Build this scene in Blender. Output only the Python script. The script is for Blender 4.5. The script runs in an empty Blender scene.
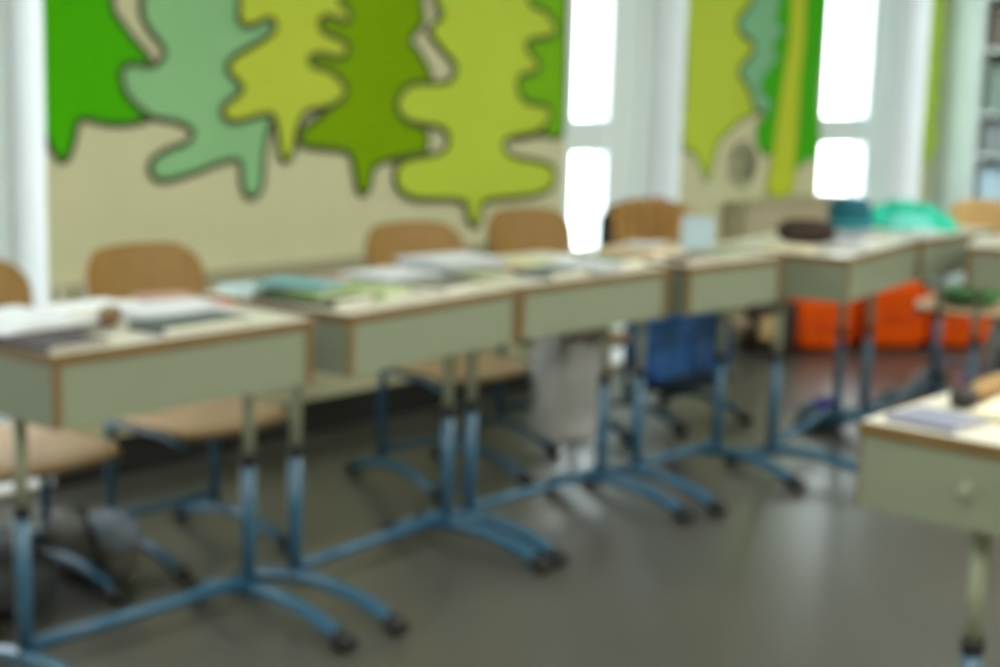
import bpy, bmesh, math, random
from mathutils import Vector, Matrix, Euler
from mathutils.geometry import delaunay_2d_cdt

S = bpy.context.scene
COL = S.collection
R = math.radians

# ------------------------------------------------------------------ camera, sky, fill lights, exposure
cam_d = bpy.data.cameras.new('camera')
cam = bpy.data.objects.new('camera', cam_d)
COL.objects.link(cam)
right = Vector((0.64610405, -0.76275266, 0.02753063))
up = Vector((0.10975478, 0.12854431, 0.98561161))
fwd = Vector((0.75531679, 0.63378604, -0.16676875))
M = Matrix((right, up, -fwd)).transposed().to_4x4()
M.translation = Vector((0, 0, 1.32))
cam.matrix_world = M
cam_d.sensor_width = 36.0
cam_d.lens = 1555 * 36.0 / 1000
cam_d.clip_start = 0.05
cam_d.dof.use_dof = True            # the photograph is focused close by, the room behind is soft
cam_d.dof.focus_distance = 0.5
cam_d.dof.aperture_fstop = 10.8
S.camera = cam

world = bpy.data.worlds.new('daylight')
S.world = world
world.use_nodes = True
wn = world.node_tree.nodes
wn['Background'].inputs[0].default_value = (0.90, 0.96, 1.0, 1)
wn['Background'].inputs[1].default_value = 4.8

S.view_settings.view_transform = 'Standard'
S.view_settings.look = 'None'
S.view_settings.gamma = 1
S.view_settings.use_curve_mapping = False
S.view_settings.exposure = 0.66


def fill_light(x, y, sx, sy, power, colour=(0.98, 1.0, 0.91)):
    d = bpy.data.lights.new('ceiling_fill', 'AREA')
    d.shape = 'RECTANGLE'
    d.size, d.size_y = sx, sy
    d.energy = power
    d.color = colour
    o = bpy.data.objects.new('ceiling_fill', d)
    o.location = (x, y, 2.97)
    COL.objects.link(o)


for lx in (0.5, 3.6, 6.7):  # unseen area lights added under the ceiling to fill the room
    fill_light(lx, 0.6, 1.5, 0.3, 44)
    fill_light(lx, -1.8, 1.5, 0.3, 44)


# ------------------------------------------------------------------ materials
def lin(c):
    return tuple(((v / 255) / 12.92 if v / 255 <= 0.04045 else ((v / 255 + 0.055) / 1.055) ** 2.4) for v in c)


def mat(name, rgb, rough=0.6, var=0.06, scale=8.0, metal=0.0, bump=0.0, gain=1.0, spec=0.5, stretch=None):
    """Principled surface whose colour wanders a little with a noise texture in object space."""
    m = bpy.data.materials.new(name)
    m.use_nodes = True
    n, l = m.node_tree.nodes, m.node_tree.links
    b = n['Principled BSDF']
    b.inputs['Roughness'].default_value = rough
    b.inputs['Metallic'].default_value = metal
    b.inputs['Specular IOR Level'].default_value = spec
    c = [min(0.95, v * gain) for v in lin(rgb)]
    tc = n.new('ShaderNodeTexCoord')
    mp = n.new('ShaderNodeMapping')
    if stretch:
        mp.inputs['Scale'].default_value = stretch
    l.new(tc.outputs['Object'], mp.inputs[0])
    no = n.new('ShaderNodeTexNoise')
    no.inputs['Scale'].default_value = scale
    no.inputs['Detail'].default_value = 4
    l.new(mp.outputs[0], no.inputs['Vector'])
    r = n.new('ShaderNodeValToRGB')
    r.color_ramp.elements[0].position = 0.3
    r.color_ramp.elements[1].position = 0.7
    r.color_ramp.elements[0].color = [v * (1 - var) for v in c] + [1]
    r.color_ramp.elements[1].color = [min(1, v * (1 + var)) for v in c] + [1]
    l.new(no.outputs[0], r.inputs[0])
    l.new(r.outputs[0], b.inputs['Base Color'])
    if bump:
        bp = n.new('ShaderNodeBump')
        bp.inputs['Strength'].default_value = bump
        bp.inputs['Distance'].default_value = 0.01
        l.new(no.outputs[0], bp.inputs['Height'])
        l.new(bp.outputs[0], b.inputs['Normal'])
    return m


def stripes(name, a, b_, scale=20.0):
    m = bpy.data.materials.new(name)
    m.use_nodes = True
    n, l = m.node_tree.nodes, m.node_tree.links
    b = n['Principled BSDF']
    b.inputs['Roughness'].default_value = 0.85
    tc = n.new('ShaderNodeTexCoord')
    w = n.new('ShaderNodeTexWave')
    w.bands_direction = 'X'
    w.inputs['Scale'].default_value = scale
    w.inputs['Distortion'].default_value = 1.5
    l.new(tc.outputs['Object'], w.inputs['Vector'])
    r = n.new('ShaderNodeValToRGB')
    r.color_ramp.elements[0].position = 0.35
    r.color_ramp.elements[1].position = 0.65
    r.color_ramp.elements[0].color = (*lin(a), 1)
    r.color_ramp.elements[1].color = (*lin(b_), 1)
    l.new(w.outputs[0], r.inputs[0])
    l.new(r.outputs[0], b.inputs['Base Color'])
    return m


def glass_mat():
    m = bpy.data.materials.new('window_glass')
    m.use_nodes = True
    n, l = m.node_tree.nodes, m.node_tree.links
    n.remove(n['Principled BSDF'])
    t = n.new('ShaderNodeBsdfTransparent')
    t.inputs[0].default_value = (0.95, 0.97, 0.96, 1)
    g = n.new('ShaderNodeBsdfGlossy')
    g.inputs['Roughness'].default_value = 0.02
    f = n.new('ShaderNodeLayerWeight')
    f.inputs[0].default_value = 0.1
    x = n.new('ShaderNodeMixShader')
    pw = n.new('ShaderNodeMath')
    pw.operation = 'POWER'
    pw.inputs[1].default_value = 4.0
    l.new(f.outputs['Facing'], pw.inputs[0])
    l.new(pw.outputs[0], x.inputs[0])
    l.new(t.outputs[0], x.inputs[1])
    l.new(g.outputs[0], x.inputs[2])
    l.new(x.outputs[0], n['Material Output'].inputs[0])
    return m


G = 1.25
MT = dict(
    wall=mat('beige_wall_paint', (182, 180, 150), 0.85, 0.03, 3, gain=G, spec=0.15),
    reveal=mat('white_reveal_paint', (238, 240, 244), 0.7, 0.02, 3),
    ceiling=mat('white_ceiling_paint', (232, 232, 226), 0.8, 0.02, 2),
    floor=mat('grey_linoleum', (76, 74, 69), 0.32, 0.10, 2.2, spec=0.85),
    skirting=mat('black_rubber_skirting', (18, 18, 16), 0.8, 0.1),
    frame=mat('grey_window_frame', (222, 234, 236), 0.45, 0.02, 4),
    glass=glass_mat(),
    top=mat('cream_laminate', (208, 204, 190), 0.34, 0.03, 9),
    edge=mat('brown_beech_edge', (112, 86, 48), 0.5, 0.15, 12, stretch=(1, 1, 6)),
    panel=mat('grey_green_laminate', (124, 130, 110), 0.5, 0.02, 6),
    post=mat('cream_steel_tube', (150, 154, 132), 0.45, 0.02, 6),
    blue=mat('blue_lacquered_steel', (44, 86, 114), 0.28, 0.04, 8),
    cap=mat('black_plastic', (14, 14, 15), 0.6, 0.1),
    ply=mat('beech_plywood_seat', (210, 174, 140), 0.42, 0.10, 10, stretch=(1.5, 12, 12)),
    back=mat('honey_beech_plywood', (138, 101, 34), 0.5, 0.14, 7, stretch=(9, 9, 0.8)),
    outline=mat('dark_painted_line', (58, 60, 32), 0.8, 0.05, gain=1.0),
)


# ------------------------------------------------------------------ mesh helpers
def NB():
    return bmesh.new()


def obj(name, bm, m=None, parent=None, loc=None, rz=0.0, smooth=False):
    me = bpy.data.meshes.new(name)
    bmesh.ops.recalc_face_normals(bm, faces=bm.faces[:])
    bm.to_mesh(me)
    bm.free()
    for x in (m if isinstance(m, (list, tuple)) else [m]):
        if x:
            me.materials.append(x)
    if smooth:
        for p in me.polygons:
            p.use_smooth = True
    o = bpy.data.objects.new(name, me)
    COL.objects.link(o)
    if parent:
        o.parent = parent
    if loc:
        o.location = loc
    o.rotation_euler.z = rz
    return o


def tag(o, label=None, cat=None, group=None, kind=None):
    if label:
        o['label'] = label
    if cat:
        o['category'] = cat
    if group:
        o['group'] = group
    if kind:
        o['kind'] = kind
    return o


def thing(name, label, cat, loc=(0, 0, 0), rz=0.0, group=None):
    o = bpy.data.objects.new(name, None)
    COL.objects.link(o)
    o.empty_display_size = 0.1
    o.location = loc
    o.rotation_euler.z = rz
    return tag(o, label, cat, group)


def struct(name, bm, m, parent=None):
    o = obj(name, bm, m, parent)
    if not parent:
        o['kind'] = 'structure'
    return o


def dup(root, loc, rz, label):
    r = root.copy()
    COL.objects.link(r)
    r.location = loc
    r.rotation_euler = (0, 0, rz)
    r['label'] = label
    for ch in list(root.children):
        k = ch.copy()
        COL.objects.link(k)
        k.parent = r
        for g in list(ch.children):
            d = g.copy()
            COL.objects.link(d)
            d.parent = k
    return r


def box(bm, x0, x1, y0, y1, z0, z1, bev=0.0, mi=0, seg=2):
    r = bmesh.ops.create_cube(bm, size=1)
    vs = r['verts']
    for v in vs:
        v.co = Vector(((x0 + x1) / 2 + v.co.x * (x1 - x0), (y0 + y1) / 2 + v.co.y * (y1 - y0), (z0 + z1) / 2 + v.co.z * (z1 - z0)))
    fs = {f for v in vs for f in v.link_faces}
    for f in fs:
        f.material_index = mi
    if bev > 0:
        es = list({e for v in vs for e in v.link_edges})
        bmesh.ops.bevel(bm, geom=es, offset=bev, segments=seg, affect='EDGES', profile=0.5)
    return bm


def tube(bm, pts, rx, ry=None, n=12, mi=0):
    """A tube of round or oval section swept along a polyline; rx is across, ry along the bend normal."""
    pts = [Vector(p) for p in pts]
    ry = ry or rx
    rings = []
    t0 = (pts[1] - pts[0]).normalized()
    ref = Vector((1, 0, 0)) if abs(t0.x) < 0.9 else Vector((0, 1, 0))
    side = (ref - t0 * ref.dot(t0)).normalized()
    for i, p in enumerate(pts):
        if i == 0:
            t = t0
        elif i == len(pts) - 1:
            t = (pts[i] - pts[i - 1]).normalized()
        else:
            t = ((pts[i] - pts[i - 1]).normalized() + (pts[i + 1] - pts[i]).normalized()).normalized()
        side = (side - t * side.dot(t)).normalized()
        nn = t.cross(side)
        rings.append([bm.verts.new(p + side * rx * math.cos(2 * math.pi * k / n) + nn * ry * math.sin(2 * math.pi * k / n)) for k in range(n)])
    for a, b in zip(rings, rings[1:]):
        for k in range(n):
            f = bm.faces.new((a[k], a[(k + 1) % n], b[(k + 1) % n], b[k]))
            f.material_index = mi
            f.smooth = True
    for r_ in (rings[0], rings[-1]):
        bm.faces.new(r_).material_index = mi
    return bm


def arc(p0, p1, p2, n=6):
    """quadratic bend from p0 over the corner p1 to p2"""
    a, b, c = Vector(p0), Vector(p1), Vector(p2)
    return [a * (1 - t) ** 2 + b * 2 * t * (1 - t) + c * t * t for t in [i / n for i in range(n + 1)]]


def prism(bm, poly, y0, y1, mi=0):
    """an outline in x,z with thickness from y0 to y1"""
    a = [bm.verts.new((x, y0, z)) for x, z in poly]
    b = [bm.verts.new((x, y1, z)) for x, z in poly]
    fs = [bm.faces.new(a), bm.faces.new(b)]
    n = len(poly)
    for i in range(n):
        fs.append(bm.faces.new((a[i], a[(i + 1) % n], b[(i + 1) % n], b[i])))
    for f in fs:
        f.material_index = mi
    bmesh.ops.triangulate(bm, faces=fs[:2])
    return bm


def hsh(p, seed):
    from mathutils import noise
    return noise.noise(Vector(p) + Vector((seed * 7.1, seed * 3.3, seed * 1.7)))


def soft(bm, c, s, power=4.0, amp=0.0, freq=6.0, seed=1, rings=18, segs=28, mi=0, flat=True, dent=0.0):
    """a stuffed, rounded-block body: a superellipsoid of full size s with wrinkles"""
    e = 2.0 / power
    sg = lambda v, k: math.copysign(abs(v) ** k, v)
    vs = []
    for i in range(rings + 1):
        ph = -math.pi / 2 + math.pi * i / rings
        row = []
        for j in range(segs):
            th = 2 * math.pi * j / segs
            x = sg(math.cos(ph), e) * sg(math.cos(th), e)
            y = sg(math.cos(ph), e) * sg(math.sin(th), e)
            z = sg(math.sin(ph), e)
            d = Vector((x, y, z))
            k = 1 + amp * hsh(d * freq * 0.5, seed)
            if dent:
                for ax in ((0, -1, 0), (-1, 0, 0), (0, 0, 1)):
                    q = (d - Vector(ax)).length
                    k -= dent * math.exp(-(q / 0.35) ** 2)
            row.append((c[0] + x * s[0] / 2 * k, c[1] + y * s[1] / 2 * k, c[2] + z * s[2] / 2 * (k if (z > 0 or not flat) else 1)))
        if i in (0, rings):
            vs.append([bm.verts.new(row[0])])
        else:
            vs.append([bm.verts.new(p) for p in row])
    for a, b in zip(vs, vs[1:]):
        for j in range(segs):
            j2 = (j + 1) % segs
            if len(a) == 1:
                f = bm.faces.new((a[0], b[j2], b[j]))
            elif len(b) == 1:
                f = bm.faces.new((a[j], a[j2], b[0]))
            else:
                f = bm.faces.new((a[j], a[j2], b[j2], b[j]))
            f.material_index = mi
            f.smooth = True
    return bm


def heap(bm, pts, w, h, n=40, m=14, amp=0.35, seed=1, mi=0):
    """a crumpled cloth lying along a line: closed, flat underneath"""
    pts = [Vector(p) for p in pts]
    L = [0]
    for a, b in zip(pts, pts[1:]):
        L.append(L[-1] + (b - a).length)

    def at(t):
        d = t * L[-1]
        for i in range(len(pts) - 1):
            if d <= L[i + 1] or i == len(pts) - 2:
                return pts[i].lerp(pts[i + 1], (d - L[i]) / (L[i + 1] - L[i])), (pts[i + 1] - pts[i]).normalized()
    grid = []
    for i in range(n + 1):
        t = i / n
        p, d = at(t)
        s = Vector((-d.y, d.x, 0))
        env = math.sin(math.pi * min(max(t, 0.02), 0.98)) ** 0.5
        row = []
        for j in range(m + 1):
            u = -1 + 2 * j / m
            hh = h * env * max(0, 1 - u * u) ** 0.6
            hh *= 1 + amp * hsh((t * 9, u * 2.2, 0), seed) + 0.5 * amp * hsh((t * 22, u * 6, 3), seed)
            ww = w / 2 * env * (1 + 0.3 * hsh((t * 7, u, 5), seed))
            q = p + s * u * ww
            row.append(bm.verts.new((q.x, q.y, p.z + 0.003 + max(hh, 0))))
        grid.append(row)
    fs = []
    for a, b in zip(grid, grid[1:]):
        for j in range(m):
            fs.append(bm.faces.new((a[j], a[j + 1], b[j + 1], b[j])))
    rim = [r[0] for r in grid] + grid[-1][1:] + [r[-1] for r in reversed(grid[:-1])] + list(reversed(grid[0][1:-1]))
    low = [bm.verts.new((v.co.x, v.co.y, pts[0].z)) for v in rim]
    k = len(rim)
    for i in range(k):
        fs.append(bm.faces.new((rim[i], rim[(i + 1) % k], low[(i + 1) % k], low[i])))
    fs.append(bm.faces.new(low))
    for f in fs:
        f.material_index = mi
        f.smooth = True
    return bm

# ------------------------------------------------------------------ the room
W = 4.065                     # inner face of the window wall
X0, X1, Y0, ZC = -2.6, 8.87, -3.4, 3.0
WINS = [(-1.55, -0.10), (0.95, 2.70), (5.235, 6.12), (7.45, 8.67)]  # unseen leftmost window added and the second widened, to light the floor
SILL, HEAD = 0.015, 2.70

bm = NB(); box(bm, X0 - .3, X1 + .3, Y0 - .3, W + .36, -0.12, 0)
struct('floor', bm, MT['floor'])
bm = NB(); box(bm, X0 - .3, X1 + .3, Y0 - .3, W + .36, ZC, ZC + .12)
struct('ceiling', bm, MT['ceiling'])

bm = NB()
xs = [X0] + [v for w in WINS for v in w] + [X1]
for i in range(0, len(xs), 2):
    box(bm, xs[i], xs[i + 1], W, W + .34, 0, ZC)
for a, b in WINS:
    box(bm, a, b, W, W + .34, 0, SILL)
    box(bm, a, b, W, W + .34, HEAD, ZC)
bm.faces.ensure_lookup_table()
for f in bm.faces:            # the sides of the openings are painted white
    cc = f.calc_center_median()
    nn = f.normal
    if any(a - .01 <= cc.x <= b + .01 for a, b in WINS) and (abs(nn.x) > .9 or (abs(nn.z) > .9 and .1 < cc.z < 2.9)):
        f.material_index = 1
struct('wall_front', bm, [MT['wall'], MT['reveal']])
bm = NB(); box(bm, X0, X1, Y0 - .2, Y0, 0, ZC); struct('wall_back', bm, MT['wall'])
bm = NB(); box(bm, X0 - .2, X0, Y0 - .2, W + .34, 0, ZC); struct('wall_left', bm, MT['wall'])
bm = NB(); box(bm, X1, X1 + .2, Y0 - .2, W + .34, 0, ZC); struct('wall_right', bm, mat('pale_green_wall_paint', (208, 222, 214), .7, .02, 3))

bm = NB()
for i in range(0, len(xs), 2):
    box(bm, xs[i], xs[i + 1], W - .02, W, 0, .125, .004)
struct('baseboard_front', bm, MT['skirting'])
bm = NB()
box(bm, 2.72, 5.18, W - .055, W, .545, .635, .006)
struct('trim_1', bm, mat('shade_toned_trunking', (158, 154, 126), 0.6, 0.03))  # colour darker than the wall, painting in the band's soft shadow

RAILZ = 1.0
for i, (a, b) in enumerate(WINS):
    root = thing('window_%d' % (i + 1), None, None, ((a + b) / 2, W + .18, SILL))  # window_1 is the added unseen one, window_2 the widened one
    root['kind'] = 'structure'
    w = (b - a) / 2
    H = HEAD - SILL
    f = .095
    bm = NB()
    for x0, x1, z0, z1 in ((-w, -w + f, 0, H), (w - f, w, 0, H), (-w + f, w - f, 0, f), (-w + f, w - f, H - f, H)):
        box(bm, x0, x1, 0, .12, z0, z1, .006)
    struct('window_frame', bm, MT['frame'], root)
    g = f + (.215 if i == 2 else .235)
    rz = RAILZ - SILL
    bm = NB()
    for x0, x1, z0, z1 in ((-w + f, -w + g, f, H - f), (w - g, w - f, f, H - f), (-w + g, w - g, f, g), (-w + g, w - g, H - g, H - f), (-w + g, w - g, rz - .035, rz + .11)):
        box(bm, x0, x1, .015, .112, z0, z1, .006)
    sash = struct('sash', bm, MT['frame'], root)
    for z0, z1 in ((g, rz - .035), (rz + .11, H - g)):
        bm = NB(); box(bm, -w + g, w - g, .092, .100, z0, z1)
        struct('pane', bm, MT['glass'], root)
    bm = NB(); box(bm, -w + .005, w - .005, -.20, -.002, .001, .022, .006)
    struct('window_sill', bm, MT['reveal'], root)


# ------------------------------------------------------------------ painted trees on the piers
TREES = {
    'Ta': [(2.694,1.487),(2.948,1.5),(2.955,1.464),(3.013,1.397),(3.089,1.322),(3.05,1.302),(3.005,1.308),(2.978,1.27),(3.007,1.203),(3.087,1.144),(3.009,1.122),(2.916,1.123),(2.825,1.136),(2.802,1.075),(2.78,1.024),(2.751,1.013),(2.721,1.047),(2.691,1.113),(2.686,1.195)],
    'Tb': [(3.057,1.506),(3.052,1.469),(3.082,1.415),(3.14,1.354),(3.12,1.316),(3.073,1.303),(3.005,1.308),(2.974,1.273),(3.003,1.203),(3.087,1.144),(3.185,1.127),(3.25,1.098),(3.229,1.062),(3.144,1.038),(3.089,1.004),(3.084,0.966),(3.124,0.939),(3.224,0.952),(3.435,0.999),(3.457,0.931),(3.474,0.883),(3.509,0.868),(3.55,0.907),(3.563,1.03),(3.599,1.131),(3.681,1.165),(3.726,1.336),(3.678,1.538)],
    'Tc': [(3.444,1.526),(3.444,1.461),(3.491,1.44),(3.579,1.47),(3.602,1.441),(3.553,1.402),(3.422,1.339),(3.397,1.296),(3.457,1.241),(3.431,1.211),(3.375,1.175),(3.384,1.139),(3.435,1.125),(3.553,1.148),(3.598,1.141),(3.617,1.073),(3.631,1.008),(3.654,0.99),(3.686,1.013),(3.714,1.106),(3.751,1.158),(3.871,1.179),(3.939,1.225),(3.913,1.27),(3.854,1.305),(3.782,1.317),(3.763,1.344),(3.82,1.359),(3.917,1.348),(3.946,1.391),(3.897,1.417),(3.829,1.435),(3.809,1.469),(3.847,1.491),(3.94,1.474),(3.949,1.517),(3.905,1.549)],
    'Td': [(3.78,1.543),(3.744,1.446),(3.735,1.302),(3.798,1.2),(3.871,1.179),(3.742,1.102),(3.723,1.061),(3.757,1.036),(3.947,1.014),(3.983,0.96),(4.005,0.879),(4.036,0.859),(4.071,0.884),(4.096,0.96),(4.233,0.986),(4.353,1.002),(4.38,1.047),(4.356,1.096),(4.273,1.12),(4.217,1.201),(4.39,1.269),(4.321,1.379),(4.271,1.422),(4.34,1.491),(4.332,1.571)],
    'Te': [(4.403,1.575),(4.438,1.524),(4.384,1.478),(4.374,1.448),(4.454,1.383),(4.519,1.332),(4.497,1.282),(4.418,1.266),(4.28,1.261),(4.212,1.216),(4.207,1.161),(4.273,1.12),(4.395,1.104),(4.469,1.084),(4.488,1.037),(4.432,1.0),(4.244,0.978),(4.197,0.924),(4.225,0.866),(4.319,0.828),(4.577,0.809),(4.615,0.748),(4.659,0.702),(4.694,0.744),(4.728,0.802),(5.013,0.81),(5.138,0.838),(5.162,0.9),(5.106,0.944),(4.889,0.978),(4.824,1.02),(4.861,1.051),(5.033,1.073),(5.117,1.126),(5.094,1.18),(4.956,1.196),(4.902,1.252),(4.919,1.3),(5.008,1.317),(5.033,1.35),(4.959,1.404),(4.963,1.44),(5.112,1.465),(5.136,1.507),(5.054,1.568),(4.956,1.603)],
    'Tf': [(4.787,1.594),(5.211,1.616),(5.223,1.288),(5.215,1.063),(5.067,1.061),(4.842,1.052),(4.804,1.203)],
    'Tg': [(6.121,1.662),(6.123,1.345),(6.127,1.005),(6.206,0.971),(6.29,0.898),(6.349,0.825),(6.395,0.895),(6.43,0.995),(6.566,1.079),(6.682,1.127),(6.763,1.161),(6.785,1.406),(6.735,1.694)],
    'Th': [(6.679,1.691),(6.561,1.591),(6.595,1.526),(6.7,1.491),(6.715,1.443),(6.636,1.393),(6.596,1.335),(6.686,1.268),(6.753,1.171),(6.812,1.151),(7.108,1.151),(7.063,1.711)],
    'Ti': [(6.935,1.704),(6.907,1.605),(6.981,1.559),(6.892,1.482),(6.938,1.419),(6.813,1.319),(6.8,1.26),(6.905,1.186),(6.79,1.087),(6.8,0.988),(6.893,0.936),(6.99,0.949),(7.163,0.853),(7.292,0.901),(7.426,0.94),(7.381,1.213),(7.398,1.42),(7.423,1.729)],
    'Tj': [(7.033,1.709),(7.036,1.511),(6.999,1.311),(6.962,1.111),(6.935,0.91),(6.914,0.744),(7.156,0.734),(7.178,0.904),(7.184,1.11),(7.181,1.314),(7.197,1.517),(7.194,1.717)],
    'Tk': [(8.655,1.792),(8.665,1.333),(8.689,0.865),(8.821,0.892),(8.914,0.992),(8.821,1.129),(8.936,1.188),(8.831,1.312),(8.929,1.384),(8.826,1.499),(8.936,1.584),(8.868,1.658),(8.856,1.802)],
}


def smooth_poly(p, n=4):
    out = []
    k = len(p)
    for i in range(k):
        a, b, c, d = (Vector(p[(i + j) % k]) for j in (-1, 0, 1, 2))
        for s in range(n):
            t = s / n
            q = 0.5 * (2 * b + (c - a) * t + (2 * a - 5 * b + 4 * c - d) * t * t + (3 * b - a - 3 * c + d) * t ** 3)
            out.append((q.x, q.y))
    return out


def tree(name_rgb, pts, apex, lim, layer, top_i, parent, line=.011, label=None):
    """pts runs from the upper left, down and round to the upper right (or starts right for top_i)"""
    L, Rr = pts[0], pts[top_i]
    seq = pts[:] if top_i == -1 else pts[:1] + pts[1:]
    n = 3
    up_r, up_l = [], []
    for k in range(1, n + 1):
        t = k / (n + 1)
        z = Rr[1] + (apex[1] - Rr[1]) * t
        xr = Rr[0] + (apex[0] - Rr[0]) * t
        up_r += [(xr + .10 * (1 - t), z - .06), (xr - .03, z)]
        z = L[1] + (apex[1] - L[1]) * t
        xl = L[0] + (apex[0] - L[0]) * t
        up_l += [(xl - .10 * (1 - t), z - .06), (xl + .03, z)]
    if top_i == -1:
        poly = seq + up_r + [apex] + up_l[::-1]
    else:                      # the outline starts at its left limit and first steps right along the frame top
        poly = [L] + up_l + [apex] + up_r[::-1] + pts[top_i:]
    poly = smooth_poly(poly)
    poly = [(min(max(x, lim[0]), lim[1]), z) for x, z in poly]
    clean = []
    for q in poly:
        if not clean or (Vector(q) - Vector(clean[-1])).length > .003:
            clean.append(q)
    if (Vector(clean[0]) - Vector(clean[-1])).length < .003:
        clean.pop()
    bm = NB()
    y = W - .0022 * layer
    k = len(clean)
    cv, ce, cf, *_ = delaunay_2d_cdt([Vector(q) for q in clean], [(i, (i + 1) % k) for i in range(k)], [], 1, 1e-5)
    vs = [bm.verts.new((v.x, y, v.y)) for v in cv]
    for t in cf:
        bm.faces.new([vs[i] for i in t])
    yl = y - .0009
    strip = []
    for i in range(k):         # the painted line: one mitred ribbon round the outline
        p, q, r = Vector(clean[i - 1]), Vector(clean[i]), Vector(clean[(i + 1) % k])
        d = (r - p).normalized()
        sd = Vector((-d.y, d.x)) * line
        strip.append([bm.verts.new((min(max(v.x, lim[0]), lim[1]), yl - .0002 * (i % 2), v.y)) for v in (q + sd, q - sd)])
    for i in range(k):
        a, b = clean[i], clean[(i + 1) % k]
        if abs(a[0] - b[0]) < 1e-5 and (abs(a[0] - lim[0]) < 1e-4 or abs(a[0] - lim[1]) < 1e-4):
            continue
        j = (i + 1) % k
        try:
            bm.faces.new((strip[i][0], strip[i][1], strip[j][1], strip[j][0])).material_index = 1
        except ValueError:
            pass
    o = obj('painted_tree', bm, [mat('tree_paint', name_rgb, .85, .03, 3, gain=G, spec=.12), MT['outline']], parent)
    if label:
        o['label'] = label
    return o


P1, P2, P3 = (2.702, 5.233), (6.122, 7.448), (8.672, 8.868)
mural = thing('tree_mural', 'wide wall painting of cartoon green trees above the left-hand chairs', 'mural', (0, 0, 0))
tree((62, 155, 0), TREES['Ta'], (2.80, 2.3), P1, 1, 1, mural, label='bright green painted tree')
tree((105, 160, 22), TREES['Tf'], (5.1, 2.5), P1, 1, 1, mural, label='grass green painted tree')
tree((125, 170, 125), TREES['Tb'], (3.38, 2.5), P1, 2, -1, mural, label='sage green painted tree')
tree((108, 142, 0), TREES['Td'], (4.12, 2.6), P1, 3, -1, mural, label='dark olive painted tree')
tree((168, 180, 62), TREES['Tc'], (3.68, 2.45), P1, 4, -1, mural, label='yellow green painted tree')
tree((165, 182, 62), TREES['Te'], (4.68, 2.7), P1, 5, -1, mural, label='lime painted tree with a narrow trunk')
mural2 = thing('tree_mural', 'narrow wall painting of green trees between the two right-hand windows', 'mural', (0, 0, 0))
tree((115, 165, 130), TREES['Th'], (6.85, 2.5), P2, 2, -1, mural2, label='sage green painted tree')
tree((165, 182, 62), TREES['Tg'], (6.45, 2.6), P2, 1, -1, mural2, line=.007, label='lime painted tree')
tree((60, 155, 20), TREES['Ti'], (7.15, 2.6), P2, 3, -1, mural2, line=.003, label='bright green painted tree')
tree((170, 182, 52), TREES['Tj'], (7.12, 2.55), P2, 4, -1, mural2, line=.003, label='yellow trunk')
bm = NB()
rnd = random.Random(5)
for k in range(26):            # a scribbled round bush in grey line
    r_ = .03 + .085 * rnd.random()
    a0 = rnd.random() * 6.28
    a1 = a0 + .8 + rnd.random() * 1.6
    for s in range(8):
        t0, t1 = a0 + (a1 - a0) * s / 8, a0 + (a1 - a0) * (s + 1) / 8
        q = [((6.655 + rr * 1.05 * math.cos(t)), W - .0115 - .0003 * k, .90 + rr * math.sin(t)) for rr, t in ((r_ - .0045, t0), (r_ + .0045, t0), (r_ + .0045, t1), (r_ - .0045, t1))]
        bm.faces.new([bm.verts.new(v) for v in q])
o = obj('painted_bush', bm, mat('grey_line_paint', (92, 94, 74), .8, .05), mural2)
o['label'] = 'round bush scribbled in grey line'
mural3 = thing('tree_mural', 'strip of pale lime wall painting at the right edge of the last window', 'mural', (0, 0, 0))
tree((170, 190, 70), TREES['Tk'], (8.75, 2.5), P3, 1, -1, mural3, line=.003)


# ------------------------------------------------------------------ desks
DH = .755


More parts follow.
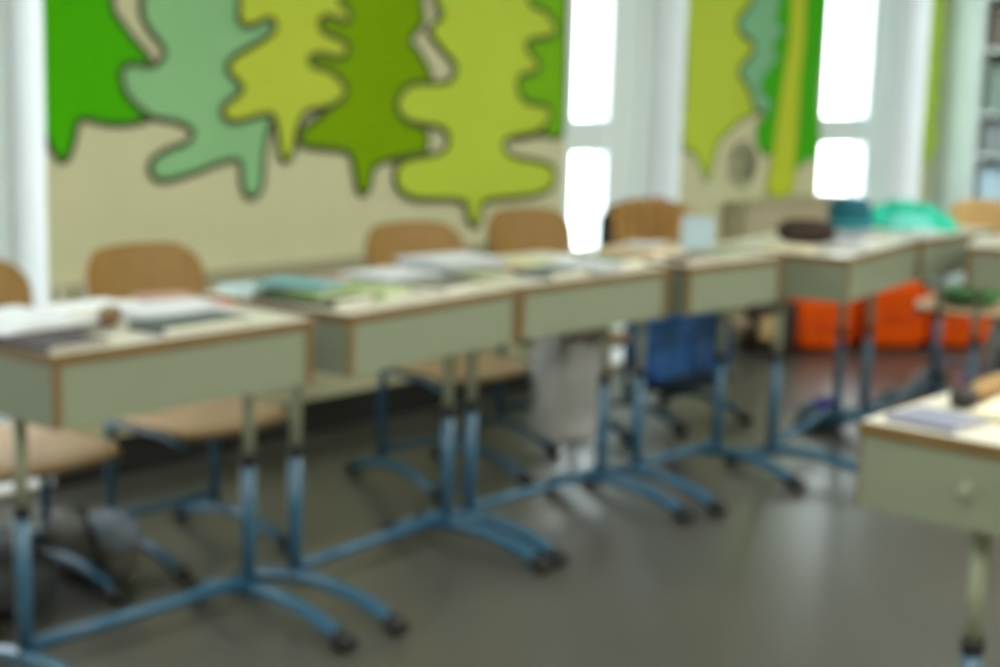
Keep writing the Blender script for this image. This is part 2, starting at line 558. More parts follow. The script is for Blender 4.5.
def make_desk(w, label, loc, rz, inset=.036, ly=-.05):
    t = thing('school_desk', label, 'desk', loc, rz, 'school desks')
    h = w / 2
    bm = NB(); box(bm, -h, h, -.25, .25, DH - .024, DH, .003)
    tp = obj('table_top', bm, MT['top'], t)
    bm = NB()
    for a in ((-h - .002, h + .002, -.2525, -.2495), (-h - .002, h + .002, .2495, .2525), (-h - .0025, -h + .0005, -.25, .25), (h - .0005, h + .0025, -.25, .25)):
        box(bm, *a, DH - .0235, DH - .001)
    obj('edge_band', bm, MT['edge'], tp)['label'] = 'brown edge strip'
    z0, z1 = DH - .15, DH - .024
    bm = NB(); box(bm, -h + .022, h - .022, -.248, -.230, z0, z1, .002)
    obj('front_panel', bm, MT['panel'], t)
    for s in (-1, 1):
        xa, xb = sorted((s * (h - .001), s * (h - .020)))
        bm = NB()
        box(bm, xa, xb, -.246, .22, z0, z1, .0015)
        box(bm, xa, xb, -.2500, -.2462, z0, z1, 0, 1)
        obj('side_panel', bm, [MT['panel'], MT['edge']], t)
    bm = NB(); box(bm, -h + .02, h - .02, -.23, .20, z0, z0 + .012, .002)
    obj('shelf', bm, MT['panel'], t)
    ins = inset if isinstance(inset, tuple) else (inset, inset)
    for s in (-1, 1):
        lx = h - ins[(s + 1) // 2]
        bm = NB()
        tube(bm, [(s * lx, ly, .055), (s * lx, ly, .395)], .016, .0175, 16)
        leg = obj('leg', bm, MT['blue'], t)
        bm = NB(); tube(bm, [(s * lx, ly, .395), (s * lx, ly, z0)], .0135, .0150, 16)
        obj('upper_post', bm, MT['post'], leg)
        bm = NB(); tube(bm, [(s * lx, ly, .378), (s * lx, ly, .405)], .0180, .0195, 16)
        obj('collar', bm, MT['cap'], leg)
        pts = []
        for k in range(15):
            u = -1 + 2 * k / 14
            pts.append((s * lx, -.12 + u * .255, .024 + .052 * (1 - abs(u) ** 2.2)))
        bm = NB(); tube(bm, pts, .021, .018, 14)
        ft = obj('foot', bm, MT['blue'], t)
        for e in (0, -1):
            a, b = Vector(pts[e]), Vector(pts[1 if e == 0 else -2])
            d = (a - b).normalized()
            bm = NB(); tube(bm, [a - d * .022, a + d * .024], .026, .0225, 14)
            obj('foot_cap', bm, MT['cap'], ft)
    bm = NB(); tube(bm, [(-h + ins[0] + .012, ly, .095), (h - ins[1] - .012, ly, .095)], .013, .015, 14)
    obj('crossbar', bm, MT['blue'], t)
    return t


make_desk(.69, 'front-left cream school desk with an open drawing pad and dark booklet on it', (2.045, 2.807, 0), R(.5), (.055, .018))
deskA = make_desk(.675, 'cream school desk second from the left, with teal and green books on its left end', (2.810, 2.82, 0), R(4))
dup(deskA, (3.522, 2.84, 0), R(-1.5), 'cream school desk with a grey cloth bag hanging under it')
make_desk(.50, 'short cream school desk with a blue bag under it and a patterned jacket behind', (4.19, 2.79, 0), R(-4))
make_desk(.78, 'cream school desk carrying the brown round pencil case, orange cushions behind its legs', (4.888, 2.658, 0), R(9), .06, 0)
dup(deskA, (5.64, 2.71, 0), R(0), 'cream school desk carrying the turquoise jacket, last of the back row')
dup(deskA, (5.584, 2.02, 0), R(-72), 'cream school desk turned sideways at the right edge, in front of the far-right chair')
make_desk(.69, 'near cream school desk in the lower right corner, cut by the picture edge', (2.705, .93, 0), R(180), .062)


# ------------------------------------------------------------------ chairs
def make_chair(label, loc, rz):
    t = thing('school_chair', label, 'chair', loc, rz, 'plywood school chairs')
    # seat: a pressed shell with a rolled front edge
    bm = NB()
    nx, ny = 14, 14
    grids = []
    for off in (0, -.011):
        g = []
        for i in range(nx + 1):
            row = []
            for j in range(ny + 1):
                u, v = -1 + 2 * i / nx, -1 + 2 * j / ny
                k = (1 - .10 * abs(v) ** 5) if v < 0 else (1 - .14 * abs(v) ** 4)
                x = u * .205 * k
                y = v * .19 * (1 - .05 * abs(u) ** 5)
                z = .398 + .010 * u * u - .010 * (1 - v * v) - (.022 * ((-v - .6) / .4) ** 2 if v < -.6 else 0)
                row.append(bm.verts.new((x, y, z + off)))
            g.append(row)
        grids.append(g)
    for g in grids:
        for i in range(nx):
            for j in range(ny):
                bm.faces.new((g[i][j], g[i + 1][j], g[i + 1][j + 1], g[i][j + 1])).smooth = True
    a, b = grids
    for i in range(nx):
        bm.faces.new((a[i][0], a[i + 1][0], b[i + 1][0], b[i][0])).material_index = 1
        bm.faces.new((a[i][ny], a[i + 1][ny], b[i + 1][ny], b[i][ny])).material_index = 1
    for j in range(ny):
        bm.faces.new((a[0][j], a[0][j + 1], b[0][j + 1], b[0][j])).material_index = 1
        bm.faces.new((a[nx][j], a[nx][j + 1], b[nx][j + 1], b[nx][j])).material_index = 1
    obj('seat', bm, [MT['ply'], MT['edge']], t)
    # backrest: curved board with rounded upper corners
    bm = NB()
    grids = []
    for off in (0, .011):
        g = []
        for i in range(17):
            row = []
            for j in range(11):
                u, v = -1 + i / 8, j / 10
                au = abs(u)
                top = .824 - .036 * max(0, (au - .62) / .38) ** 2.4 - .010 * au * au
                bot = .600 + .020 * max(0, (au - .6) / .4) ** 2
                z = bot + (top - bot) * v
                hw = .197 - .012 * (1 - v) ** 2 - (.012 * ((v - .75) / .25) ** 2 if v > .75 else 0)
                x = u * hw
                y = .175 + .035 * (1 - u * u) + .055 * (z - .6) / .22 - .01
                row.append(bm.verts.new((x, y + off, z)))
            g.append(row)
        grids.append(g)
    for g in grids:
        for i in range(16):
            for j in range(10):
                bm.faces.new((g[i][j], g[i + 1][j], g[i + 1][j + 1], g[i][j + 1])).smooth = True
    a, b = grids
    for i in range(16):
        for j in (0, 10):
            bm.faces.new((a[i][j], a[i + 1][j], b[i + 1][j], b[i][j]))
    for j in range(10):
        for i in (0, 16):
            bm.faces.new((a[i][j], a[i][j + 1], b[i][j + 1], b[i][j]))
    obj('backrest', bm, MT['back'], t)
    for s in (-1, 1):
        x = s * .178
        bm = NB()
        tube(bm, [(x, .13, .065), (x, .13, .33)] + arc((x, .13, .34), (x, .13, .374), (x, .09, .376), 5) + [(x, -.12, .376)] + arc((x, -.12, .376), (x, -.165, .376), (x, -.165, .350), 4), .0135, .0135, 12)
        tube(bm, [(x, .128, .30)] + arc((x, .13, .33), (x, .135, .45), (x * .98, .194, .58), 6) + [(x * .93, .240, .74)], .011, .011, 12)
        leg = obj('leg', bm, MT['blue'], t)
        pts = []
        for k in range(15):
            u = -1 + 2 * k / 14
            pts.append((x, .055 + u * .225, .021 + .050 * (1 - abs(u) ** 2.2)))
        bm = NB(); tube(bm, pts, .0185, .016, 14)
        obj('foot', bm, MT['blue'], leg)
        for e in (0, -1):
            p, q = Vector(pts[e]), Vector(pts[1 if e == 0 else -2])
            d = (p - q).normalized()
            bm = NB(); tube(bm, [p - d * .022, p + d * .022], .0225, .0195, 14)
            obj('foot_cap', bm, MT['cap'], leg)
    bm = NB(); tube(bm, [(-.168, .13, .11), (.168, .13, .11)], .012, .014, 12)
    obj('crossbar', bm, MT['blue'], t)
    bm = NB()
    tube(bm, [(-.178, -.05, .376), (.178, -.05, .376)], .011, .008, 10)
    obj('seat_rail', bm, MT['blue'], t)
    return t


chairB = make_chair('', (2.60, 3.245, 0), 0)
chairB['label'] = 'honey plywood chair behind the front-left desk, second from the left'
dup(chairB, (2.03, 3.225, 0), 0, 'honey plywood chair cut off by the left picture edge')
dup(chairB, (3.64, 3.25, 0), R(-10), 'honey plywood chair behind the white papers, third from the left')
dup(chairB, (4.37, 3.37, 0), R(-12), 'honey plywood chair just left of the narrow window, under the lime tree')
dup(chairB, (4.98, 3.25, 0), R(-12), 'plywood chair with the brown striped jacket hung over its back')
dup(chairB, (6.31, 2.68, 0), R(-82), 'pale plywood chair at the far right, facing sideways to the back row')  # pale only by its lightened backrest colour, imitating light washing over it
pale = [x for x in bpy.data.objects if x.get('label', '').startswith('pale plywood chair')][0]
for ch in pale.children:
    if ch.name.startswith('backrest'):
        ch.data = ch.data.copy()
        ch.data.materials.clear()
        ch.data.materials.append(mat('light_washed_plywood', (206, 164, 104), .5, .1, 7, stretch=(9, 9, .8)))  # same plywood in a lighter colour, imitating light washing over this backrest

# ------------------------------------------------------------------ things on the desks
PAPER = mat('white_paper', (208, 211, 215), .7, .02)
PAGES = mat('page_edges', (226, 222, 208), .8, .04, 40)
_mats = {}


def cm(rgb, rough=.6):
    k = (rgb, rough)
    if k not in _mats:
        _mats[k] = mat('cover_colour', rgb, rough, .05, 12)
    return _mats[k]


def book(name, label, cat, x, y, w, d, t, rz, rgb, z=DH, group=None, pages=True):
    """a closed book or exercise book: two covers, a spine and a block of pages"""
    r = thing(name, label, cat, (x, y, z), R(rz), group)
    ct = min(.0022, t * .2)
    bm = NB()
    box(bm, -w / 2, w / 2, -d / 2, d / 2, 0, ct, .0006)
    box(bm, -w / 2, w / 2, -d / 2, d / 2, t - ct, t, .0006)
    box(bm, -w / 2, -w / 2 + ct, -d / 2, d / 2, ct, t - ct)
    obj('cover', bm, cm(rgb), r)
    bm = NB()
    box(bm, -w / 2 + ct, w / 2 - .004, -d / 2 + .004, d / 2 - .004, ct, t - ct)
    obj('page_block', bm, PAGES, r)
    return r


def sheets(name, label, cat, x, y, w, d, n, rz, z=DH, group=None, rgb=None, seed=1):
    """a loose stack of sheets, each turned a little"""
    rnd = random.Random(seed)
    bm = NB()
    for k in range(n):
        a = R(rnd.uniform(-7, 7))
        ox, oy = rnd.uniform(-.012, .012), rnd.uniform(-.012, .012)
        q = [(u * w / 2, v * d / 2) for u, v in ((-1, -1), (1, -1), (1, 1), (-1, 1))]
        zz = .001 + k * .0022
        lo = [bm.verts.new((math.cos(a) * u - math.sin(a) * v + ox, math.sin(a) * u + math.cos(a) * v + oy, zz - .001)) for u, v in q]
        hi = [bm.verts.new((v_.co.x, v_.co.y, zz + .0008)) for v_ in lo]
        bm.faces.new(lo)
        bm.faces.new(hi)
        for i in range(4):
            bm.faces.new((lo[i], lo[(i + 1) % 4], hi[(i + 1) % 4], hi[i]))
    o = obj(name, bm, cm(rgb) if rgb else PAPER, None, (x, y, z), R(rz))
    return tag(o, label, cat, group)


def open_book(name, label, cat, x, y, w, d, t, rz, z=DH):
    """two page leaves rising from the gutter on a dark cover"""
    r = thing(name, label, cat, (x, y, z), R(rz))
    bm = NB(); box(bm, -w / 2 - .006, w / 2 + .006, -d / 2 - .006, d / 2 + .006, 0, .004, .001)
    obj('cover', bm, cm((70, 56, 48)), r)
    for s in (-1, 1):
        bm = NB()
        n = 12
        top = []
        for i in range(n + 1):
            u = i / n
            zz = .004 + t * (math.sin(math.pi * min(1, u * 1.15 + .08)) ** .5) * (1 - .35 * u)
            top.append((s * u * w / 2, zz))
        poly = [(top[0][0], .0042)] + top + [(top[-1][0], .0042)]
        prism(bm, poly, -d / 2, d / 2)
        obj('page_block', bm, PAPER, r)
    return r


# front-left desk
book('notebook', 'dark plum notebook under the drawing pad at the left picture edge', 'notebook', 1.775, 2.68, .15, .21, .012, 3, (64, 52, 58))
open_book('drawing_pad', 'open white drawing pad on the front-left desk', 'drawing pad', 1.825, 2.835, .26, .22, .020, 3, DH + .0125)
bm = NB()
soft(bm, (0, 0, .017), (.16, .05, .034), 3, .05, 5, 2)
pc = obj('pencil_pouch', bm, mat('brown_leather', (104, 72, 44), .5, .15), None, (2.00, 2.785, DH), R(50))
tag(pc, 'slim brown leather pencil pouch lying against the open drawing pad', 'pencil case')
bm = NB(); tube(bm, [(-.066, 0, .0335), (.066, 0, .0335)], .0035, .002, 8)
obj('zip', bm, cm((170, 150, 110)), pc)
book('booklet', 'dark grey booklet near the front edge of the front-left desk', 'booklet', 2.11, 2.645, .24, .12, .018, 1, (84, 92, 92))
sheets('paper_sheets', 'loose bluish white sheets behind the dark grey booklet', 'paper', 2.20, 2.84, .24, .15, 6, -6, seed=3)
book('exercise_book', 'white exercise book at the back of the front-left desk', 'exercise book', 2.08, 2.995, .20, .10, .010, 4, (232, 234, 236))
book('exercise_book', 'dusty pink exercise book at the back right of the front-left desk', 'exercise book', 2.31, 2.97, .13, .15, .010, -14, (176, 138, 124))
book('notebook', 'small coral red notebook by the gap between the first two desks', 'notebook', 2.32, 2.84, .07, .10, .012, 8, (208, 110, 84))

# second desk
book('exercise_book', 'dark green book at the bottom of the pile on the second desk', 'book', 2.58, 2.76, .17, .24, .018, 12, (54, 66, 44), group='pile on the second desk')
book('exercise_book', 'bright green book in the middle of the pile on the second desk', 'book', 2.61, 2.77, .19, .22, .012, -6, (132, 156, 90), DH + .0182, group='pile on the second desk')
book('exercise_book', 'teal book on top of the pile on the second desk', 'book', 2.575, 2.80, .13, .19, .010, 18, (112, 160, 166), DH + .0325, group='pile on the second desk')
book('exercise_book', 'pale blue booklet left behind the pile of books on the second desk', 'exercise book', 2.60, 2.985, .17, .12, .012, -5, (176, 200, 206))
book('exercise_book', 'pale green exercise book right of the green pile', 'exercise book', 2.775, 2.77, .14, .18, .014, 14, (168, 184, 132))
book('exercise_book', 'white topped book with dark spine near the front of the second desk', 'book', 2.955, 2.695, .15, .16, .020, -78, (118, 118, 112))
sheets('paper_sheets', 'white worksheets in front of the third chair', 'paper', 3.0, 2.915, .20, .18, 9, 6, seed=7)
book('exercise_book', 'thin rust pink booklet beside the worksheets of the third chair', 'booklet', 2.79, 2.965, .17, .09, .014, 4, (168, 128, 112))

# third desk
sheets('paper_sheets', 'tall stack of white paper at the back left of the third desk', 'paper', 3.29, 2.95, .24, .20, 16, -4, seed=11)
book('exercise_book', 'olive green booklet in front of the tall white paper stack', 'booklet', 3.235, 2.80, .12, .15, .010, -10, (150, 158, 112))
book('exercise_book', 'slate grey book at the front of the third desk', 'book', 3.42, 2.69, .19, .13, .018, 6, (100, 106, 102))
book('notebook', 'narrow tan notebook left of the pale yellow exercise book', 'notebook', 3.42, 2.84, .05, .15, .012, 20, (184, 146, 104))
book('exercise_book', 'pale yellow exercise book behind the slate grey book', 'exercise book', 3.53, 2.89, .17, .20, .014, -8, (206, 204, 166))
sheets('paper_sheets', 'white writing paper between the slate grey and the dark olive book', 'paper', 3.60, 2.71, .14, .18, 10, 9, seed=17)
book('exercise_book', 'dark olive book at the right end of the third desk', 'book', 3.745, 2.72, .12, .17, .026, -6, (116, 120, 92))

# fourth desk
book('exercise_book', 'tan workbook in front of the jacket chair', 'workbook', 4.10, 2.86, .20, .20, .016, 8, (206, 178, 138))
sheets('paper_sheets', 'white slips lying on the tan workbook', 'paper', 4.13, 2.88, .13, .10, 4, 14, DH + .0165, seed=23)
book('exercise_book', 'brown grey book at the front left of the fourth desk', 'book', 4.06, 2.635, .18, .09, .014, -2, (110, 98, 86))
book('exercise_book', 'grey green exercise book at the front of the fourth desk', 'exercise book', 4.26, 2.66, .15, .16, .012, -12, (146, 156, 132))
bm = NB()
prism(bm, [(-.055, 0), (-.052, 0), (.003, .098), (.055, 0), (.058, 0), (.005, .104), (.001, .104)], -.055, .055)
o = obj('folded_card', bm, mat('pale_blue_card', (160, 178, 188), .6, .04), None, (4.385, 2.83, DH), R(33))
tag(o, 'pale blue folded card standing like a tent at the back of the fourth desk', 'card')

# desk with the round pencil case
pcr = thing('pencil_case', 'dark brown round pencil case lying on the desk before the window pier', 'pencil case', (4.80, 2.655, DH), R(-48))
bm = NB()
pts = [(-.094 + .188 * k / 16, 0, .043) for k in range(17)]
for i in range(16):
    pass
soft(bm, (0, 0, .043), (.206, .090, .086), 2.6, .04, 4, 9, rings=20, segs=32, flat=False)
obj('body', bm, mat('dark_brown_felt', (48, 34, 26), .85, .15, 30), pcr)
bm = NB(); tube(bm, [(-.075, 0, .0865), (0, 0, .0875), (.075, 0, .0865)], .004, .0022, 8)
obj('zip', bm, cm((150, 128, 92)), pcr)
sheets('paper_sheets', 'white paper just right of the brown round pencil case', 'paper', 4.81, 2.485, .18, .12, 7, 9, seed=31)
book('exercise_book', 'cream exercise book left of the brown round pencil case', 'exercise book', 4.61, 2.60, .13, .14, .012, 9, (216, 206, 176))
book('exercise_book', 'lavender grey book under the turquoise sleeve', 'book', 5.02, 2.62, .18, .20, .022, 4, (150, 152, 162))
book('exercise_book', 'grey exercise book at the right end of the desk with the brown round pencil case', 'exercise book', 5.185, 2.68, .12, .22, .014, -4, (150, 156, 152))
hat = thing('knitted_hat', 'dark teal knitted hat left of the turquoise jacket', 'hat', (5.46, 2.835, DH), 0)
bm = NB(); soft(bm, (0, 0, .065), (.17, .16, .125), 2.4, .10, 5, 4)
obj('crown', bm, mat('dark_teal_wool', (24, 92, 110), .9, .2, 60), hat)
bm = NB()
ring = [(.083 * math.cos(2 * math.pi * k / 24), .078 * math.sin(2 * math.pi * k / 24), .018) for k in range(25)]
tube(bm, ring, .012, .017, 10)
obj('brim', bm, mat('teal_wool_rib', (44, 130, 146), .9, .2, 60), hat)
jk = thing('turquoise_jacket', 'turquoise jacket thrown in a heap across the back row desk', 'jacket', (0, 0, DH), 0)
bm = NB(); heap(bm, [(5.57, 2.86, 0), (5.68, 2.76, 0), (5.74, 2.52, 0)], .15, .095, seed=3)
obj('body', bm, mat('turquoise_fabric', (36, 192, 164), .7, .12, 8, bump=.3), jk)
bm = NB(); heap(bm, [(5.53, 2.72, .001), (5.60, 2.66, .001), (5.66, 2.58, .001)], .10, .06, seed=6)
obj('sleeve', bm, mat('pale_turquoise_lining', (104, 204, 196), .7, .1, 8, bump=.3), jk)
sheets('paper_sheets', 'pale papers at the front of the desk with the turquoise jacket', 'paper', 5.45, 2.52, .18, .10, 6, 3, seed=37)

# near desk, lower right
book('notebook', 'blue violet notebook on the left edge of the near desk', 'notebook', 2.435, 1.08, .11, .13, .012, -6, (124, 126, 146))
sheets('paper_sheets', 'cream papers in the middle of the near desk', 'paper', 2.60, .98, .18, .17, 7, 6, rgb=(222, 214, 186), seed=41)
pen = thing('pencil_roll', 'long tan pencil roll with a dark end on the near desk', 'pencil case', (2.735, 1.105, DH), R(2))
bm = NB(); soft(bm, (.02, 0, .018), (.30, .04, .036), 3, .04, 6, 12)
obj('body', bm, mat('tan_canvas', (150, 116, 70), .8, .15, 20), pen)
bm = NB(); soft(bm, (-.145, 0, .019), (.06, .044, .038), 3, .03, 6, 13)
obj('end_cap', bm, mat('dark_leather', (38, 32, 28), .6, .1), pen)
bm = NB()
tube(bm, [(0, 0, 0), (-.006, 0, 0)], .014, .014, 18)
tube(bm, [(-.006, 0, 0), (-.018, 0, .0)], .006, .006, 12)
o = obj('coat_hook', bm, MT['post'], None, (2.3605, .985, .672))
near = [x for x in bpy.data.objects if x.get('label', '').startswith('near cream')][0]
bpy.context.view_layer.update()
o.parent = near
o.matrix_parent_inverse = near.matrix_world.inverted()
o.name = 'bag_hook'


# ------------------------------------------------------------------ the jacket over the fourth chair
jc = thing('striped_jacket', 'brown striped jacket hung over the chair before the narrow window', 'jacket', (4.98, 3.25, 0), R(-12))
bm = NB()
nu, nv = 26, 22
rows = []
for i in range(nu + 1):
    u = -1 + 2 * i / nu
    row = []
    for j in range(nv + 1):
        v = -1 + 2 * j / nv          # front hem to back hem over the top edge
        topz = .842 - .055 * abs(u) ** 3
        drop = .24 if v < 0 else .34
        a = abs(v)
        yb = .235 + .030 * (1 - u * u)
        if a < .18:
            y = yb + .030 * v / .18
            z = topz - .012 * (v / .18) ** 2
        else:
            y = yb + math.copysign(.030, v) - (.04 if v < 0 else .015) * (a - .18)
            z = topz - .012 - drop * (a - .18) / .82
        wr = .014 * hsh((u * 4, v * 3, 0), 8) + .006 * hsh((u * 11, v * 2, 2), 9)
        row.append(bm.verts.new((u * (.222 + .012 * a), y + (wr if a > .1 else 0) + math.copysign(.006, v), z + wr * .6)))
    rows.append(row)
for a, b in zip(rows, rows[1:]):
    for j in range(nv):
        bm.faces.new((a[j], a[j + 1], b[j + 1], b[j])).smooth = True
bmesh.ops.solidify(bm, geom=bm.faces[:], thickness=.008)
obj('body', bm, stripes('striped_brown_cloth', (226, 174, 92), (150, 114, 78), 5.0), jc)
bm = NB()
tube(bm, [(-.17, .25, .79), (-.205, .235, .73), (-.215, .225, .66), (-.22, .215, .58), (-.215, .21, .50), (-.21, .21, .46)], .040, .032, 14)
obj('sleeve', bm, mat('dark_plum_cloth', (62, 54, 58), .9, .15, 20), jc)
bm = NB()
tube(bm, [(.20, .275, .77), (.225, .275, .70), (.232, .27, .62), (.23, .265, .52), (.225, .265, .46)], .040, .030, 14)
obj('sleeve', bm, mat('brown_sleeve_cloth', (140, 108, 58), .9, .15, 20), jc)


# ------------------------------------------------------------------ bags under and behind the desks
def strap(bm, pts, w=.012, t=.004):
    return tube(bm, pts, w, t, 8)


sack = thing('cloth_bag', 'grey cloth drawstring bag hanging below the third desk', 'bag', (3.90, 2.975, 0), R(-20))
bm = NB(); soft(bm, (0, 0, .325), (.27, .13, .37), 3.2, .16, 6, 21, flat=False)
obj('body', bm, mat('grey_cotton', (176, 174, 176), .9, .12, 9, bump=.4), sack)
bm = NB(); soft(bm, (.03, -.01, .485), (.17, .10, .075), 2.4, .22, 8, 22, flat=False)
obj('neck', bm, mat('grey_brown_cotton', (96, 88, 78), .9, .2, 14), sack)
bm = NB(); strap(bm, [(.128, -.03, .17), (.138, -.02, .33), (.12, -.01, .46), (.04, 0, .56), (-.02, 0, .62)], .014, .006)
strap(bm, [(-.06, 0, .47), (-.04, 0, .55), (-.02, 0, .62)], .008, .005)
obj('strap', bm, mat('tan_webbing', (140, 116, 74), .9, .15, 20), sack)

bb = thing('school_bag', 'blue school bag hanging under the short fourth desk', 'bag', (4.56, 2.985, 0), R(-12))
bm = NB(); soft(bm, (0, 0, .385), (.42, .16, .25), 4, .10, 5, 31, flat=False)
obj('body', bm, mat('blue_nylon', (56, 112, 190), .55, .18, 9, bump=.3), bb)
bm = NB(); soft(bm, (.02, 0, .275), (.38, .15, .11), 3, .10, 5, 33, flat=False)
obj('base', bm, mat('dark_navy_nylon', (20, 32, 52), .6, .15, 9), bb)
bm = NB(); soft(bm, (.06, -.075, .375), (.22, .05, .15), 4, .05, 5, 34, flat=False)
obj('front_pocket', bm, mat('darker_blue_nylon', (44, 88, 150), .55, .15, 9), bb)
bm = NB(); strap(bm, [(-.14, 0, .49), (-.13, 0, .57), (-.095, -.01, .63), (-.03, 0, .57), (.08, 0, .49)])
obj('strap', bm, mat('navy_webbing', (24, 36, 60), .8, .1), bb)

gb = thing('school_bag', 'grey school bag on the floor between the two left-hand chairs', 'bag', (2.285, 3.28, 0), R(12))
bm = NB(); soft(bm, (0, 0, .085), (.16, .28, .17), 3.2, .14, 6, 41)
obj('body', bm, mat('grey_brown_nylon', (86, 82, 74), .7, .25, 9, bump=.4), gb)
bm = NB(); soft(bm, (-.01, -.08, .135), (.12, .15, .10), 2.6, .2, 7, 42, flat=False)
obj('flap', bm, mat('pale_blue_grey_nylon', (112, 124, 140), .6, .15, 9), gb)
bm = NB(); strap(bm, [(-.07, -.12, .05), (-.085, -.09, .15), (-.02, 0, .19), (.02, .1, .165)])
obj('strap', bm, mat('black_webbing', (24, 24, 26), .8, .1), gb)
kb = thing('school_bag', 'black school bag on the floor under the cut-off left chair', 'bag', (1.98, 3.27, 0), R(-5))
bm = NB(); soft(bm, (0, 0, .085), (.27, .32, .17), 3.4, .12, 6, 51)
obj('body', bm, mat('black_nylon', (30, 30, 34), .6, .2, 9, bump=.3), kb)
bm = NB(); soft(bm, (.02, -.13, .08), (.19, .08, .11), 3.4, .08, 6, 52, flat=False)
obj('front_pocket', bm, mat('charcoal_nylon', (48, 50, 56), .6, .15, 9), kb)

sp = thing('crumpled_pouch', 'slate grey pouch with a purple cloth on the floor by the far desk legs', 'bag', (5.285, 2.80, 0), R(4))
bm = NB(); soft(bm, (0, 0, .045), (.115, .20, .09), 2.8, .18, 6, 61)
obj('body', bm, mat('slate_blue_nylon', (74, 96, 112), .6, .2, 9), sp)
bm = NB(); soft(bm, (.0, -.01, .088), (.09, .11, .06), 2.4, .25, 7, 62, flat=False)
obj('cloth', bm, mat('purple_cloth', (88, 80, 168), .8, .2, 9), sp)


# ------------------------------------------------------------------ orange cushions, satchel, cupboard
oc = [((6.86, 3.72), (.33, .30, .27), -33, 'leftmost orange floor cushion, next to the dark satchel', 71),
      ((7.17, 3.51), (.36, .36, .345), -38, 'tallest orange floor cushion, in the middle of the three', 72),
      ((7.47, 3.30), (.37, .34, .26), -35, 'rightmost orange floor cushion, seen below the far-right chair seat', 73)]
om = mat('orange_fabric', (216, 78, 0), .85, .12, 6, bump=.3, spec=.15)
for (x, y), s_, rz, lab, sd in oc:
    r = thing('floor_cushion', lab, 'cushion', (x, y, 0), R(rz), 'orange floor cushions')
    bm = NB(); soft(bm, (0, 0, s_[2] / 2), s_, 5, .06, 5, sd, dent=.13)
    obj('body', bm, om, r)
    bm = NB()
    p = [(s_[0] * .485 * math.copysign(abs(math.cos(a)) ** .4, math.cos(a)), s_[1] * .485 * math.copysign(abs(math.sin(a)) ** .4, math.sin(a)), s_[2] * .5) for a in [2 * math.pi * k / 40 for k in range(41)]]
    tube(bm, p, .008, .008, 8)
    obj('piping', bm, mat('dark_orange_piping', (206, 66, 6), .8, .1), r)

st = thing('satchel', 'dark brown satchel with a tan pocket left of the orange cushions', 'bag', (6.58, 3.80, 0), R(-25))
bm = NB(); soft(bm, (0, 0, .13), (.26, .12, .26), 5, .05, 5, 81)
obj('body', bm, mat('dark_brown_leather', (46, 32, 24), .5, .2, 9), st)
bm = NB(); soft(bm, (-.05, -.07, .13), (.12, .04, .11), 5, .04, 5, 82, flat=False)
obj('pocket', bm, mat('tan_leather', (196, 164, 118), .6, .12, 9), st)
bm = NB(); tube(bm, [(-.07, 0, .25), (-.05, 0, .295), (.05, 0, .295), (.07, 0, .25)], .010, .006, 8)
obj('handle', bm, mat('dark_handle', (36, 26, 20), .6, .1), st)

cb = thing('low_cupboard', 'low shallow beige cupboard under the mural between the right-hand windows', 'cupboard', (6.98, 4.03, 0), 0)
CBM = mat('beige_laminate', (176, 168, 140), .6, .03, 6)
bm = NB(); box(bm, -.47, .47, -.085, .012, .05, .70, .003); box(bm, -.45, .45, -.06, .01, 0, .05)
obj('body', bm, CBM, cb)
bm = NB(); box(bm, -.485, .485, -.10, .012, .70, .722, .004)
obj('top', bm, CBM, cb)
for s in (-1, 1):
    x0, x1 = sorted((s * .003, s * .465))
    bm = NB(); box(bm, x0, x1, -.102, -.0855, .06, .692, .003)
    dr = obj('door', bm, CBM, cb)
    bm = NB(); tube(bm, [(s * .05, -.103, .50), (s * .05, -.122, .50), (s * .05, -.122, .60), (s * .05, -.103, .60)], .005, .005, 8)
    obj('handle', bm, mat('steel_handle', (170, 172, 174), .35, .03, metal=.8), dr)

bm = NB(); soft(bm, (0, 0, .03), (.24, .26, .06), 4.5, .06, 5, 91)
gc = obj('seat_cushion', bm, mat('dark_green_fabric', (54, 104, 52), .85, .15, 9), None, (6.30, 2.68, .404), R(-82))
tag(gc, 'dark green cushion lying on the seat of the sideways chair', 'cushion')

nb = thing('school_bag', 'navy school bag on the floor at the right edge, behind the near desk', 'bag', (6.02, 2.31, 0), R(-50))
bm = NB(); soft(bm, (0, 0, .15), (.22, .16, .30), 4, .08, 5, 95)
obj('body', bm, mat('navy_nylon', (32, 38, 62), .6, .15, 9), nb)
bm = NB(); soft(bm, (.02, -.085, .11), (.17, .05, .15), 4, .05, 5, 96, flat=False)
obj('front_pocket', bm, mat('maroon_nylon', (116, 40, 46), .6, .15, 9), nb)
pb = thing('drinking_bottle', 'pink drinking bottle standing beside the navy school bag', 'bottle', (5.80, 2.46, 0), 0)
bm = NB()
prof = [(.001, 0), (.030, 0), (.033, .006), (.033, .12), (.030, .135), (.018, .15), (.018, .158)]


def lathe(bm, prof, n=24):
    rs = [[bm.verts.new((r * math.cos(2 * math.pi * k / n), r * math.sin(2 * math.pi * k / n), z)) for k in range(n)] for r, z in prof]
    for a, b in zip(rs, rs[1:]):
        for k in range(n):
            bm.faces.new((a[k], a[(k + 1) % n], b[(k + 1) % n], b[k])).smooth = True
    bm.faces.new(rs[0])
    bm.faces.new(rs[-1])
    return bm


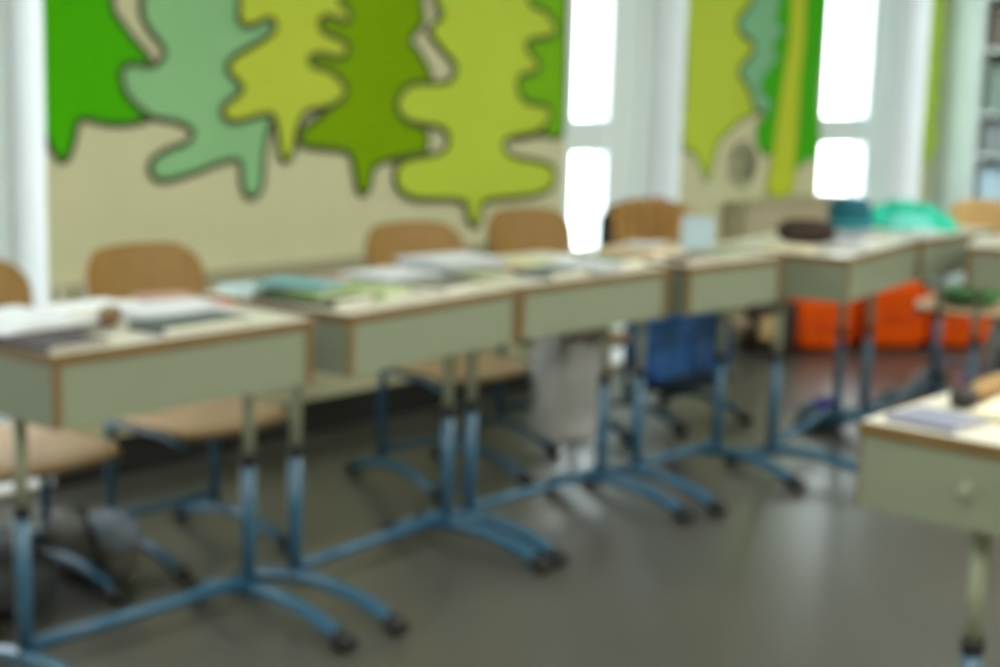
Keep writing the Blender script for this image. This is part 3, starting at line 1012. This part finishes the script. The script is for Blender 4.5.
lathe(bm, prof)
obj('body', bm, mat('pink_plastic', (214, 86, 160), .4, .05), pb)
bm = NB(); lathe(bm, [(.001, .158), (.022, .158), (.022, .185), (.014, .192), (.014, .205), (.001, .206)])
obj('cap', bm, mat('lilac_plastic', (176, 150, 196), .4, .05), pb)


# ------------------------------------------------------------------ the open shelf on the right wall
SX, SY0, SY1 = 8.56, 2.55, 3.71
sh = thing('open_shelf', 'tall open shelf unit against the right wall', 'shelf', (SX, (SY0 + SY1) / 2, 0), 0)
SM = mat('pale_shelf_board', (196, 208, 206), .6, .03, 6)
hw = (SY1 - SY0) / 2
for s in (-1, 1):
    y0, y1 = sorted((s * hw, s * (hw - .022)))
    bm = NB(); box(bm, 0, .30, y0, y1, 0, 2.1, .002)
    obj('side_panel', bm, SM, sh)
bm = NB(); box(bm, .288, .298, -hw + .022, hw - .022, .02, 2.1)
obj('back_panel', bm, SM, sh)
SHZ = (.04, .32, .62, .905, 1.14, 1.50, 1.80, 2.078)
for z in SHZ:
    bm = NB(); box(bm, .002, .287, -hw + .0225, hw - .0225, z, z + .022, .002)
    obj('shelf_board', bm, SM, sh)
ymid = (SY0 + SY1) / 2


def filebox(label, y, z, w, h, d, rgb, name='storage_box', cat='box', group=None):
    r = thing(name, label, cat, (SX + .03, y, z + .022), 0, group)
    bm = NB()
    box(bm, 0, d, -w / 2, w / 2, 0, h, .006)
    obj('body', bm, cm(rgb), r)
    bm = NB(); box(bm, -.004, d * .5, -w / 2 - .004, w / 2 + .004, h - .03, h + .004, .004)
    obj('lid', bm, cm(tuple(int(v * .88) for v in rgb)), r)
    return r


filebox('pale blue storage box low on the open shelf', SY1 - .22, .62, .36, .20, .22, (172, 200, 216))
filebox('grey storage box on the shelf above the pale blue box', SY1 - .22, .905, .36, .17, .22, (128, 138, 138))
filebox('grey green storage box at head height on the open shelf', SY1 - .22, 1.14, .36, .25, .22, (120, 142, 132))
filebox('brown storage box on the upper boards of the open shelf', SY1 - .22, 1.50, .36, .22, .22, (104, 92, 82))
filebox('dark brown storage box near the top of the open shelf', SY1 - .22, 1.80, .36, .20, .22, (88, 76, 70))
